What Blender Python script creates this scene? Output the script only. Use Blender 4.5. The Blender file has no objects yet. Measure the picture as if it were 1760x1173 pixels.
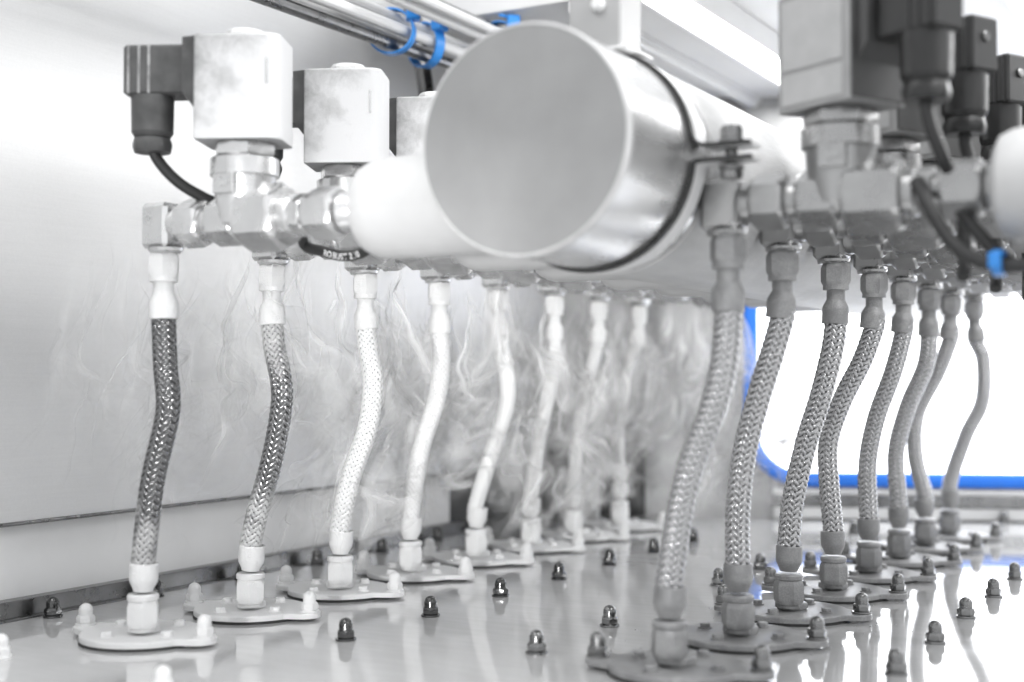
import bpy, math, random
import numpy as np
from mathutils import Vector, Matrix
random.seed(7); np.random.seed(7)
PI = math.pi
sc = bpy.context.scene
COL = sc.collection
S = .144                      # pitch of the rows (m)
YL, YR = .8675, .9757         # first hose of each row
XL, XR = -.868, -.4056        # foot of each row

# ---------------------------------------------------------------- camera, world, light, exposure
cam_data = bpy.data.cameras.new('camera'); cam = bpy.data.objects.new('camera', cam_data); COL.objects.link(cam)
sc.camera = cam
cam.location = (0, 0, .2328)
cam.rotation_euler = (PI/2 + .0274, 0, .5147)
cam_data.sensor_width = 36; cam_data.lens = 36*2300/1760
cam_data.clip_start = .02; cam_data.clip_end = 60
cam_data.dof.use_dof = True; cam_data.dof.focus_distance = 1.33; cam_data.dof.aperture_fstop = 2.8
cam_data.dof.aperture_blades = 9

world = bpy.data.worlds.new('World'); sc.world = world; world.use_nodes = True
bg = world.node_tree.nodes['Background']; bg.inputs[0].default_value = (.97, .985, 1, 1); bg.inputs[1].default_value = .72

def area(name, loc, target, sx, sy, power, col=(1, 1, 1)):
    d = bpy.data.lights.new(name, 'AREA'); d.shape = 'RECTANGLE'; d.size = sx; d.size_y = sy; d.energy = power; d.color = col
    o = bpy.data.objects.new(name, d); COL.objects.link(o); o.location = loc
    o.rotation_euler = (Vector(target)-Vector(loc)).to_track_quat('-Z', 'Y').to_euler()
    return o
area('work_light', (.45, .95, 1.25), (-.80, 1.1, .2), .7, .7, 8)
area('hatch_light', (-.8, .35, 1.35), (-.9, 1.2, .3), .7, .5, 3.5)
fl = area('front_fill', (-.15, -.5, .17), (-.15-.334*2, -.5+.943*2, .20), .22, .16, .36); fl.data.spread = math.radians(22)  # added fill lamp, narrowed and aimed to brighten the frosted hose row
sc.view_settings.view_transform = 'Standard'; sc.view_settings.look = 'None'
sc.view_settings.exposure = .86; sc.view_settings.gamma = 1; sc.view_settings.use_curve_mapping = False
sc.cycles.use_denoising = True; sc.cycles.use_adaptive_sampling = True; sc.cycles.adaptive_threshold = .025; sc.cycles.max_bounces = 6; sc.cycles.diffuse_bounces = 3; sc.cycles.glossy_bounces = 3; sc.cycles.volume_bounces = 0
sc.cycles.transparent_max_bounces = 48; sc.cycles.caustics_reflective = False; sc.cycles.caustics_refractive = False
sc.cycles.sample_clamp_indirect = 6

# ---------------------------------------------------------------- materials
def new_mat(name):
    m = bpy.data.materials.new(name); m.use_nodes = True
    nt = m.node_tree; return m, nt, nt.nodes['Principled BSDF']
def noise(nt, scale, detail=3, rough=.55, dist=0, coord='Object', stretch=(1, 1, 1)):
    if coord == 'Position':
        src = nt.nodes.new('ShaderNodeNewGeometry').outputs['Position']
    else:
        src = nt.nodes.new('ShaderNodeTexCoord').outputs[coord]
    mp = nt.nodes.new('ShaderNodeMapping'); mp.inputs['Scale'].default_value = stretch
    nt.links.new(src, mp.inputs[0])
    n = nt.nodes.new('ShaderNodeTexNoise'); n.inputs['Scale'].default_value = scale
    n.inputs['Detail'].default_value = detail; n.inputs['Roughness'].default_value = rough; n.inputs['Distortion'].default_value = dist
    nt.links.new(mp.outputs[0], n.inputs['Vector'])
    return n.outputs['Fac']
def ramp(nt, fac, stops, inter='LINEAR'):
    r = nt.nodes.new('ShaderNodeValToRGB'); r.color_ramp.interpolation = inter
    el = r.color_ramp.elements
    while len(el) < len(stops): el.new(.5)
    for e, (p, c) in zip(el, stops):
        e.position = p; e.color = (c, c, c, 1) if not isinstance(c, tuple) else (*c, 1)
    nt.links.new(fac, r.inputs[0]); return r.outputs[0]
def math_n(nt, op, a, b=None, clamp=False):
    n = nt.nodes.new('ShaderNodeMath'); n.operation = op; n.use_clamp = clamp
    for i, v in enumerate((a, b)):
        if v is None: continue
        if isinstance(v, (int, float)): n.inputs[i].default_value = v
        else: nt.links.new(v, n.inputs[i])
    return n.outputs[0]
def mixc(nt, fac, a, b):
    n = nt.nodes.new('ShaderNodeMix'); n.data_type = 'RGBA'
    for s_, v in ((n.inputs[0], fac), (n.inputs[6], a), (n.inputs[7], b)):
        if isinstance(v, (int, float)): s_.default_value = v if s_ == n.inputs[0] else (v, v, v, 1)
        elif isinstance(v, tuple): s_.default_value = (*v, 1)
        else: nt.links.new(v, s_)
    return n.outputs[2]
def bump(nt, p, h, strength, dist=.001):
    b = nt.nodes.new('ShaderNodeBump'); b.inputs['Strength'].default_value = strength; b.inputs['Distance'].default_value = dist
    nt.links.new(h, b.inputs['Height']); nt.links.new(b.outputs[0], p.inputs['Normal'])
def simple(name, col, rough=.4, metal=0, var=.12, scale=60, bmp=.1, bscale=900, coat=0):
    m, nt, p = new_mat(name)
    c = col if isinstance(col, tuple) else (col,)*3
    n = noise(nt, scale, 4)
    lo = tuple(max(0, v*(1-var)) for v in c); hi = tuple(min(1, v*(1+var)) for v in c)
    nt.links.new(ramp(nt, n, [(.3, lo), (.7, hi)]), p.inputs['Base Color'])
    nt.links.new(ramp(nt, n, [(.25, rough*.8), (.75, min(1, rough*1.25))]), p.inputs['Roughness'])
    p.inputs['Metallic'].default_value = metal; p.inputs['Coat Weight'].default_value = coat
    if bmp: bump(nt, p, noise(nt, bscale, 3), bmp)
    return m
def frosted(name, amount, bare=.35, bare_metal=.8, bare_rough=.3, frost=.86, grain=700, zgrad=None, bmp=.5, pscale=28):
    """frost grown over metal: a patchy mask with fine grains at its border"""
    m, nt, p = new_mat(name)
    big = noise(nt, pscale, 4, .6, .5, 'Position'); fine = noise(nt, grain, 2, .6, 0, 'Position')
    f = math_n(nt, 'ADD', math_n(nt, 'MULTIPLY', big, .75), math_n(nt, 'MULTIPLY', fine, .35))
    f = math_n(nt, 'ADD', f, amount-.55)
    if zgrad:
        sep = nt.nodes.new('ShaderNodeSeparateXYZ'); g = nt.nodes.new('ShaderNodeNewGeometry'); nt.links.new(g.outputs['Position'], sep.inputs[0])
        zr = ramp(nt, math_n(nt, 'MULTIPLY', sep.outputs[2], 2.5), [(a, b) for a, b in zgrad])
        f = math_n(nt, 'ADD', f, math_n(nt, 'SUBTRACT', zr, .5))
    mask = ramp(nt, f, [(.36, 0.), (.64, 1.)])
    nt.links.new(mixc(nt, mask, (bare, bare, bare*1.01), (frost, frost*1.0, frost)), p.inputs['Base Color'])
    nt.links.new(ramp(nt, mask, [(0, bare_metal), (1, 0.)]), p.inputs['Metallic'])
    nt.links.new(ramp(nt, mask, [(0, bare_rough), (1, .75)]), p.inputs['Roughness'])
    p.inputs['Specular IOR Level'].default_value = .35
    bump(nt, p, math_n(nt, 'ADD', math_n(nt, 'MULTIPLY', fine, 1.), math_n(nt, 'MULTIPLY', noise(nt, 190, 3, .5, 0, 'Position'), 1.)), bmp, .0012)
    return m
def emissive(name, col, strength):
    m, nt, p = new_mat(name)
    p.inputs['Base Color'].default_value = (.8, .8, .8, 1)
    p.inputs['Emission Color'].default_value = (*col, 1); p.inputs['Emission Strength'].default_value = strength
    return m

M = {}
M['frost'] = frosted('frost', .95, bmp=1.0, grain=950, frost=.76)
M['frost_thin'] = frosted('frost_thin', .74, .5)
M['valve_metal'] = simple('valve_metal', .60, .26, .85, .10, 30, .06)
M['grey_metal'] = frosted('grey_metal', .42, .27, .45, .38, .43, pscale=40, bmp=.3)
M['grey_valve'] = simple('grey_valve', .32, .28, .8, .12, 30, .06)
M['steel'] = simple('steel', .2, .10, 1, .1, 80, .03)
M['dark_steel'] = simple('dark_steel', .10, .12, 1, .15, 80, .03)
M['dull_steel'] = simple('dull_steel', .22, .28, 1, .15, 40, .05)
M['black'] = simple('black_plastic', .009, .38, 0, .25, 90, .08)
M['cable'] = simple('cable_jacket', .018, .42, 0, .2, 60, .05)
M['plug'] = simple('dusty_plug', .07, .5, 0, .35, 55, .25)
M['plug_frost'] = frosted('plug_frost', .5, .13, 0, .5, .42)
M['gasket'] = simple('rubber_gasket', .02, .6)
M['blue'] = simple('blue_plastic', (.03, .25, .70), .3, 0, .1, 40, .04)
M['blue_seal'] = simple('blue_seal', (.02, .19, .78), .6, 0, .08, 30, .04)
M['print'] = simple('white_print', .75, .6, 0, .05)
M['white'] = simple('white_paint', .78, .4, 0, .04, 10, .05)
M['grey_paint'] = simple('grey_paint', .66, .5, 0, .06, 8, .05)
M['recess_shade'] = simple('recess_shade', .035, .5, 0, .4, 14, .3)  # near-black colour standing in for shade in the far corner
M['coil_right'] = simple('coil_grey', .29, .5, 0, .1, 50, .15)
M['coil_dark'] = simple('coil_dark', .05, .5, 0, .15, 50, .15)
M['label'] = simple('label_foil', .40, .4, 0, .07, 60, .06)
M['post_grey'] = simple('post_grey', .42, .5, 0, .06, 8, .05)
M['lamp'] = emissive('lamp_diffuser', (1, 1, 1), 13)
M['lamp_soft'] = emissive('panel_diffuser', (1, 1, 1), 4.0)
M['window_light'] = emissive('lit_window', (.97, .985, 1), 2.6)

def coil_mat():
    m, nt, p = new_mat('coil_frost')
    tc = nt.nodes.new('ShaderNodeTexCoord'); sep = nt.nodes.new('ShaderNodeSeparateXYZ'); nt.links.new(tc.outputs['Object'], sep.inputs[0])
    smudge = noise(nt, 42, 6, .62, .4); fine = noise(nt, 1500, 2, .7)
    g = math_n(nt, 'MULTIPLY', math_n(nt, 'SUBTRACT', math_n(nt, 'MULTIPLY', sep.outputs[2], .55), sep.outputs[0]), 5.2)   # bare towards the plug side, upper half
    f = math_n(nt, 'ADD', math_n(nt, 'ADD', math_n(nt, 'MULTIPLY', smudge, .75), math_n(nt, 'MULTIPLY', g, 1.0)), math_n(nt, 'MULTIPLY', fine, .22))
    mask = ramp(nt, f, [(.62, 0.), (1.0, 1.)])
    nt.links.new(mixc(nt, mask, (.66, .66, .665), (.22, .22, .22)), p.inputs['Base Color'])
    p.inputs['Roughness'].default_value = .6
    bump(nt, p, math_n(nt, 'ADD', fine, smudge), .35, .0008); return m
M['coil'] = coil_mat()

def wall_mat():
    m, nt, p = new_mat('brushed_wall')
    st = noise(nt, 60, 4, .6, 0, 'Position', (1, .25, 9)); cl = noise(nt, 3.2, 3, .5, .3, 'Position'); sp = noise(nt, 420, 2, .7, 0, 'Position')
    fac = math_n(nt, 'ADD', math_n(nt, 'MULTIPLY', cl, .7), math_n(nt, 'ADD', math_n(nt, 'MULTIPLY', st, .15), math_n(nt, 'MULTIPLY', sp, .15)))
    nt.links.new(ramp(nt, fac, [(.3, .58), (.7, .76)]), p.inputs['Base Color'])
    p.inputs['Metallic'].default_value = .84
    nt.links.new(ramp(nt, fac, [(.3, .42), (.7, .54)]), p.inputs['Roughness'])
    bump(nt, p, math_n(nt, 'ADD', math_n(nt, 'MULTIPLY', st, .3), math_n(nt, 'MULTIPLY', sp, .5)), .12, .0006); return m
M['wall'] = wall_mat()
def deck_mat():
    m, nt, p = new_mat('wet_deck')
    cl = noise(nt, 7, 5, .6, .6, 'Position'); sp = noise(nt, 260, 3, .75, 0, 'Position'); st = noise(nt, 40, 3, .5, 0, 'Position', (.3, 2.5, 1))
    fac = math_n(nt, 'ADD', math_n(nt, 'MULTIPLY', cl, .6), math_n(nt, 'MULTIPLY', st, .4))
    c = ramp(nt, fac, [(.3, .62), (.7, .75)])
    dirt = ramp(nt, math_n(nt, 'ADD', math_n(nt, 'MULTIPLY', sp, .8), math_n(nt, 'MULTIPLY', cl, .2)), [(.66, 0.), (.74, .6)])
    nt.links.new(mixc(nt, dirt, c, (.2, .2, .2)), p.inputs['Base Color'])
    p.inputs['Metallic'].default_value = .4
    nt.links.new(ramp(nt, fac, [(.35, .03), (.7, .10)]), p.inputs['Roughness'])
    bump(nt, p, math_n(nt, 'ADD', cl, math_n(nt, 'MULTIPLY', sp, .05)), .06, .002); return m
M['deck'] = deck_mat()
def pipe_mat(name, frost):
    m, nt, p = new_mat(name)
    st = noise(nt, 55, 4, .6, .2, 'Position', (1, .18, 1)); fi = noise(nt, 500, 3, .7, 0, 'Position', (1, .1, 1)); cl = noise(nt, 14, 4, .6, .5, 'Position')
    fac = math_n(nt, 'ADD', math_n(nt, 'MULTIPLY', st, .5), math_n(nt, 'MULTIPLY', cl, .5))
    if frost:
        nt.links.new(ramp(nt, fac, [(.3, .46), (.7, .66)]), p.inputs['Base Color']); p.inputs['Metallic'].default_value = .1; p.inputs['Roughness'].default_value = .5
        bump(nt, p, math_n(nt, 'ADD', noise(nt, 380, 3, .6, 0, 'Position'), fi), .4, .001)
    else:
        nt.links.new(ramp(nt, fac, [(.3, .60), (.7, .82)]), p.inputs['Base Color']); p.inputs['Metallic'].default_value = .9
        nt.links.new(ramp(nt, fac, [(.3, .2), (.7, .36)]), p.inputs['Roughness'])
        bump(nt, p, fi, .06, .0006)
    return m
M['pipe'] = pipe_mat('pipe_steel', False); M['pipe_frost'] = pipe_mat('pipe_frost', True)
M['pipe_face'] = simple('pipe_face', .285, .5, .25, .13, 14, .35, 1100)
M['stub'] = simple('stub_rime', .56, .55, .1, .05, 20, .2, 900)
M['far_wall'] = simple('rimed_wall', .34, .5, .2, .3, 16, .5, 60)

# ---------------------------------------------------------------- geometry helpers
class MB:
    """collects shapes into one mesh"""
    def __init__(s): s.v = []; s.f = []
    def add(s, v, f, mat=None):
        o = len(s.v)
        s.v += [tuple(mat @ Vector(p)) if mat else tuple(p) for p in v]; s.f += [tuple(i+o for i in q) for q in f]; return s
    def build(s, name, mat, parent=None, smooth=24, loc=None, rotz=0):
        me = bpy.data.meshes.new(name); me.from_pydata(s.v, [], s.f); me.materials.append(M[mat])
        if smooth:
            me.polygons.foreach_set('use_smooth', [True]*len(me.polygons)); me.set_sharp_from_angle(angle=math.radians(smooth))
        me.update()
        return link(name, me, parent, loc, rotz)
def link(name, me, parent=None, loc=None, rotz=0):
    o = bpy.data.objects.new(name, me); COL.objects.link(o)
    if parent: o.parent = parent
    if loc is not None: o.location = loc
    o.rotation_euler[2] = rotz
    return o
def lathe(prof, seg=32, capb=True, capt=True):
    """prof = [(r,z)...] round Z"""
    v = []; f = []; n = len(prof)
    for r, z in prof:
        for k in range(seg):
            a = 2*PI*k/seg; v.append((r*math.cos(a), r*math.sin(a), z))
    for i in range(n-1):
        for k in range(seg):
            k2 = (k+1) % seg; f.append((i*seg+k, i*seg+k2, (i+1)*seg+k2, (i+1)*seg+k))
    if capb: f.append(tuple(range(seg-1, -1, -1)))
    if capt: f.append(tuple((n-1)*seg+k for k in range(seg)))
    return v, f
def hexa(af, z0, z1, rot=0, ch=.09, sides=6):
    """hexagon nut with chamfered corners: across-flats af"""
    R = af/2/math.cos(PI/sides); c = (z1-z0)*ch; ri = af/2*.97
    v = []
    def ring(z, r0, z_c):       # corner points at radius, mid points on the flats
        for k in range(sides*4):
            a = 2*PI*k/(sides*4)+rot
            da = ((a-rot+PI/sides) % (2*PI/sides))-PI/sides
            rf = af/2/math.cos(PI/sides-abs(da)) if True else 0
            v.append((min(rf, r0)*math.cos(a), min(rf, r0)*math.sin(a), z))
    ring(z0, ri, 0); ring(z0+c*1.6, R*.965, 0); ring(z0+c*2.6, R, 0); ring(z1-c*2.6, R, 0); ring(z1-c*1.6, R*.965, 0); ring(z1, ri, 0)
    n = sides*4; f = []
    for i in range(5):
        for k in range(n): f.append((i*n+k, i*n+(k+1) % n, (i+1)*n+(k+1) % n, (i+1)*n+k))
    f.append(tuple(range(n-1, -1, -1))); f.append(tuple(5*n+k for k in range(n)))
    return v, f
def rbox(x0, x1, y0, y1, z0, z1, b=.001):
    """box with bevelled edges"""
    v = []; f = []
    import itertools
    idx = {}
    for sx, sy, sz in itertools.product((0, 1), repeat=3):
        c = [(x0, x1)[sx], (y0, y1)[sy], (z0, z1)[sz]]; sg = [1-2*sx, 1-2*sy, 1-2*sz]
        for ax in range(3):
            p = [c[i]+(0 if i == ax else sg[i]*b) for i in range(3)]
            idx[(sx, sy, sz, ax)] = len(v); v.append(tuple(p))
    def q(*k):
        f.append(tuple(idx[i] for i in k))
    for ax in range(3):
        o = [i for i in range(3) if i != ax]
        for s_ in (0, 1):
            ks = []
            for a, b_ in ((0, 0), (1, 0), (1, 1), (0, 1)):
                t = [0, 0, 0]; t[ax] = s_; t[o[0]] = a; t[o[1]] = b_; ks.append((*t, ax))
            q(*ks)
        for a, b_ in itertools.product((0, 1), repeat=2):     # edges along ax
            t0 = [0]*3; t0[o[0]] = a; t0[o[1]] = b_; t1 = t0[:]; t1[ax] = 1
            q((*t0, o[0]), (*t1, o[0]), (*t1, o[1]), (*t0, o[1]))
    for c in itertools.product((0, 1), repeat=3): q((*c, 0), (*c, 1), (*c, 2))
    return v, f
def prism(outline, z0, z1, bev=0):
    n = len(outline); v = []; f = []
    rings = [(z0, 1)] + ([(z1-bev, 1), (z1, None)] if bev else [(z1, 1)])
    cx = sum(p[0] for p in outline)/n; cy = sum(p[1] for p in outline)/n
    for z, k in rings:
        for x, y in outline:
            if k is None:
                d = math.hypot(x-cx, y-cy) or 1; t = max(0, d-bev)/d; v.append((cx+(x-cx)*t, cy+(y-cy)*t, z))
            else: v.append((x, y, z))
    m = len(rings)
    for i in range(m-1):
        for k in range(n): f.append((i*n+k, i*n+(k+1) % n, (i+1)*n+(k+1) % n, (i+1)*n+k))
    f.append(tuple(range(n-1, -1, -1))); f.append(tuple((m-1)*n+k for k in range(n)))
    return v, f
def round_rect(hx, hy, r, seg=6):
    """r = radii of the four corners (++,-+,--,+-)"""
    out = []
    for (sx, sy, a0), rr in zip(((1, 1, 0), (-1, 1, PI/2), (-1, -1, PI), (1, -1, 1.5*PI)), r):
        for k in range(seg+1):
            a = a0+PI/2*k/seg; out.append((sx*(hx-rr)+rr*math.cos(a), sy*(hy-rr)+rr*math.sin(a)))
    return out
def spline(pts, n):
    """Catmull-Rom through pts, resampled evenly"""
    P = [Vector(p) for p in pts]; P = [P[0]*2-P[1]] + P + [P[-1]*2-P[-2]]
    out = []
    for i in range(1, len(P)-2):
        for k in range(24):
            t = k/24; a, b, c, d = P[i-1], P[i], P[i+1], P[i+2]
            out.append(.5*((2*b)+(c-a)*t+(2*a-5*b+4*c-d)*t*t+(3*b-a-3*c+d)*t**3))
    out.append(P[-2].copy())
    L = [0]
    for a, b in zip(out, out[1:]): L.append(L[-1]+(b-a).length)
    res = []; j = 0
    for k in range(n):
        s_ = L[-1]*k/(n-1)
        while j < len(L)-2 and L[j+1] < s_: j += 1
        t = (s_-L[j])/max(1e-9, L[j+1]-L[j]); res.append(out[j].lerp(out[j+1], min(1, t)))
    return res
def frames(P):
    T = [(P[min(i+1, len(P)-1)]-P[max(i-1, 0)]).normalized() for i in range(len(P))]
    n = T[0].orthogonal().normalized(); N = []
    for t in T:
        n = (n-t*n.dot(t)).normalized(); N.append(n.copy())
    return T, N
def tube(pts, r, seg=14, n=40, cap=True):
    P = spline(pts, n) if len(pts) > 2 else [Vector(p) for p in pts]
    T, N = frames(P); v = []; f = []
    for p, t, a in zip(P, T, N):
        b = t.cross(a)
        for k in range(seg):
            w = 2*PI*k/seg; v.append(tuple(p+(a*math.cos(w)+b*math.sin(w))*r))
    for i in range(len(P)-1):
        for k in range(seg): f.append((i*seg+k, i*seg+(k+1) % seg, (i+1)*seg+(k+1) % seg, (i+1)*seg+k))
    if cap: f.append(tuple(range(seg-1, -1, -1))); f.append(tuple((len(P)-1)*seg+k for k in range(seg)))
    return v, f
def text_shape(body, size, extrude):
    cu = bpy.data.curves.new('lettering', 'FONT'); cu.body = body; cu.size = size; cu.extrude = extrude
    cu.align_x = 'CENTER'; cu.align_y = 'CENTER'; cu.resolution_u = 3; cu.offset = size*.012
    o = bpy.data.objects.new('lettering', cu); COL.objects.link(o)
    dg = bpy.context.evaluated_depsgraph_get(); me = o.evaluated_get(dg).to_mesh()
    v = [tuple(x.co) for x in me.vertices]; f = [tuple(p.vertices) for p in me.polygons]
    o.evaluated_get(dg).to_mesh_clear(); bpy.data.objects.remove(o); bpy.data.curves.remove(cu)
    return v, f
RX = Matrix.Rotation(PI/2, 4, 'Y')      # lathe axis Z -> X
def ax_x(x0, z): return Matrix.Translation((x0, 0, z)) @ RX
def tag(o, label, cat, group=None):
    o['label'] = label; o['category'] = cat
    if group: o['group'] = group
    return o
def struct(o): o['kind'] = 'structure'; return o
def stuff(o): o['kind'] = 'stuff'; return o
def empty(name, loc, rotz=0):
    o = bpy.data.objects.new(name, None); COL.objects.link(o); o.location = loc; o.rotation_euler[2] = rotz
    o.empty_display_size = .02; return o
def copy_tree(src, parent=None):
    c = src.copy(); COL.objects.link(c)
    if parent: c.parent = parent
    for ch in src.children: copy_tree(ch, c)
    return c
ORD = ['first', 'second', 'third', 'fourth', 'fifth', 'sixth', 'seventh', 'eighth']

# ---------------------------------------------------------------- the setting
struct(MB().add(*rbox(-1.05, .9, .2, 2.6, -.03, 0, .002)).build('deck', 'deck'))
wl = MB().add(*rbox(-1.13, -1.058, -.2, 2.15, .0905, 1.1, .001)).build('wall', 'wall'); struct(wl)
lip = [(-1.0570, y, .0915) for y in (-.2, 2.15)]
MB().add(*tube(lip, .0020, 12)).build('lower_lip', 'dull_steel', wl)
sk = MB().add(*rbox(-1.12, -1.068, -.2, 1.70, -.02, .089, .001)).build('wall_skirt', 'white'); struct(sk)
struct(MB().add(*rbox(-1.125, -1.075, 1.701, 2.15, -.02, .089, .001)).build('wall_recess', 'recess_shade'))  # shallow slab, the dark of the gap is put into its colour
up = MB()
up.add(*rbox(-1.0665, -1.051, -.2, 1.72, 0, .0185, .0008)).add(*rbox(-1.0515, -1.046, -.2, 1.72, .0, .0022, .0006))
struct(up.build('deck_upstand', 'dull_steel'))
# ceiling over the back half, with its rail
ce = MB().add(*rbox(-1.058, -.60, 1.47, 2.45, .70, .74, .001)).build('ceiling', 'white'); struct(ce)
MB().add(*rbox(-.752, -.736, 1.47, 2.21, .684, .6995, .002)).build('rail', 'white', ce)
MB().add(*rbox(-.735, -.730, 1.47, 2.21, .690, .6995, .001)).build('rail', 'grey_paint', ce)
MB().add(*rbox(-.668, -.656, 1.47, 2.21, .690, .6995, .002)).build('rail', 'white', ce)
struct(MB().add(*rbox(-.599, .9, 1.47, 2.6, .72, .76, .001)).build('ceiling_panel', 'white'))
# far wall, set at a slant, with the window opening
FR = Matrix.Translation((-.567, 2.2, 0)) @ Matrix.Rotation(math.radians(22), 4, 'Z')
WX0, WX1, WZ0, WZ1, WR = -.195, .75, .066, .50, .085
def ring_path(x0, x1, z0, z1, r, seg=10):
    out = []
    for cx, cz, a0 in ((x1-r, z1-r, 0), (x0+r, z1-r, PI/2), (x0+r, z0+r, PI), (x1-r, z0+r, 1.5*PI)):
        for k in range(seg+1): a = a0+PI/2*k/seg; out.append((cx+r*math.cos(a), cz+r*math.sin(a)))
    return out
inn = ring_path(WX0, WX1, WZ0, WZ1, WR); n = len(inn)
outp = []
for x, z in inn:       # match every inner point to the wall's outer rectangle
    mx, mz = (WX0+WX1)/2, (WZ0+WZ1)/2; dx, dz = x-mx, z-mz
    t = min((.95-mx)/dx if dx > 0 else (-.56-mx)/dx if dx < 0 else 9, (.72-mz)/dz if dz > 0 else (-.02-mz)/dz if dz < 0 else 9)
    outp.append((mx+dx*t, mz+dz*t))
v = [(x, 0, z) for x, z in inn]+[(x, 0, z) for x, z in outp]+[(x, .05, z) for x, z in inn]+[(x, .05, z) for x, z in outp]
f = []
for k in range(n):
    j = (k+1) % n; f += [(k, j, n+j, n+k), (2*n+j, 2*n+k, 3*n+k, 3*n+j), (j, k, 2*n+k, 2*n+j)]
fw = MB().add(v, f, FR).build('far_wall', 'far_wall', smooth=0); struct(fw)
for z0, z1, m_ in ((.003, .020, 'grey_paint'), (.022, .040, 'dull_steel'), (.042, .050, 'grey_paint')):
    MB().add(*rbox(-.16, .95, -.012+z0*.1, -.0005, z0, z1, .001), FR).build('sill_bar', m_, fw)
MB().add(*rbox(-.545, -.37, -.006, -.0005, .002, .115, .001), FR).build('shade_sheet', 'recess_shade', fw)  # flat sheet painting the corner's shade onto the far wall
win = empty('window', FR @ Vector((.27, .02, .06)))
tag(win, 'brightly lit window with rounded corners and a blue rubber seal behind the hoses', 'window')
inv = Matrix.Translation(FR @ Vector((.27, .02, .06))).inverted() @ FR
o = MB().add([(x, .03, z) for x, z in inn], [tuple(range(n))], inv).build('pane', 'window_light', win, 0)
pts = [(x, -.004, z) for x, z in inn]
sq = MB(); vv = []; ff = []; sg = 10
for k, (x, z) in enumerate(inn):
    a, b = Vector(inn[(k+1) % n]), Vector(inn[k-1]); t = (a-b).normalized(); nrm = Vector((t.y, -t.x))
    for w in range(sg):
        an = 2*PI*w/sg; c = nrm*math.cos(an)*.0120; vv.append((x+c.x, -.003+math.sin(an)*.007, z+c.y))
for k in range(n):
    for w in range(sg): ff.append((k*sg+w, k*sg+(w+1) % sg, ((k+1) % n)*sg+(w+1) % sg, ((k+1) % n)*sg+w))
sq.add(vv, ff, inv).build('seal', 'blue_seal', win)

# strip lamp in the ceiling
la = empty('strip_lamp', (-.615, 1.475, .69)); tag(la, 'long glowing strip lamp set into the ceiling beside the rail', 'lamp')
MB().add(*rbox(-.036, .014, 0, .69, -.001, .009, .001)).build('diffuser', 'lamp', la)
MB().add(*rbox(-.0395, -.0365, -.004, .694, -.004, .0095, .0008)).build('frame', 'white', la)
MB().add(*rbox(.0145, .0175, -.004, .694, -.004, .0295, .0008)).build('frame', 'white', la)

lp = empty('light_panel', (.13, 1.75, .70)); tag(lp, 'broad glowing light panel in the ceiling above the grey valves', 'lamp')
MB().add(*rbox(-.40, .52, -.18, .50, .004, .016, .001)).build('diffuser', 'lamp_soft', lp)
MB().add(*rbox(-.412, -.4005, -.185, .51, .002, .0195, .001)).build('frame', 'white', lp)

# ---------------------------------------------------------------- cap nuts
def cap_prof():
    p = [(.0062, .0085)]
    for k in range(0, 7):
        a = PI/2*k/6; p.append((.0062*math.cos(a)+1e-5, .0138+.0062*math.sin(a)))
    return p
capmesh = {}
def cap_nut(mat, parent=None, loc=(0, 0, 0), rot=0):
    if mat not in capmesh:
        a = MB().add(*hexa(.0145, .0018, .0092, 0, .12)).add(*lathe(cap_prof(), 20, False, False))
        o = a.build('cap_nut', mat); b = MB().add(*lathe([(.0092, 0), (.0094, .0012), (.0092, .0019)], 24)).build('washer', mat)
        capmesh[mat] = (o.data, b.data); bpy.data.objects.remove(o); bpy.data.objects.remove(b)
    o = link('cap_nut', capmesh[mat][0], parent, loc, rot); link('washer', capmesh[mat][1], o)
    return o
for lab, grp, x, y0, dy, cnt, mat in (
    ('polished cap nut on open deck just off the gap after the {} frosted flange', 'cap nuts beside the frosted flanges', -.716, .967, .1370, 7, 'dark_steel'),
    ('bare cap nut on the deck under the pipe, level with the {} grey flange', 'cap nuts before the grey flanges', -.541, 1.000, .1420, 8, 'steel'),
    ('dull cap nut on white-shining deck, window side, after the {} grey flange', 'cap nuts past the grey flanges', -.2585, 1.070, .1420, 6, 'dull_steel'),
    ('dark cap nut against the wall upstand behind the gap after the {} frosted flange', 'cap nuts along the wall upstand', -1.0335, .919, .1385, 7, 'dark_steel')):
    for i in range(cnt):
        tag(cap_nut(mat, None, (x+random.uniform(-.001, .001), y0+dy*i, 0), random.uniform(0, 1)), lab.format(ORD[i]), 'cap nut', grp)
tag(cap_nut('frost', None, (-.716, .741, 0), .3), 'frosted domed cap nut alone on the open deck before the polished ones', 'cap nut')
tag(cap_nut('frost_thin', None, (-.921, .765, 0), .3), 'shiny frosted cap nut beside the nearest frosted flange, away from any hose', 'cap nut')
for x, y, w_ in ((-.680, 2.135, 'rounded corner of the blue seal'), (-.372, 2.255, 'straight run of the blue seal')):
    tag(cap_nut('dull_steel', None, (x, y, 0), .3), f'small cap nut at the deck edge below the {w_}', 'cap nut', 'cap nuts at the window sill')

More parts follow.
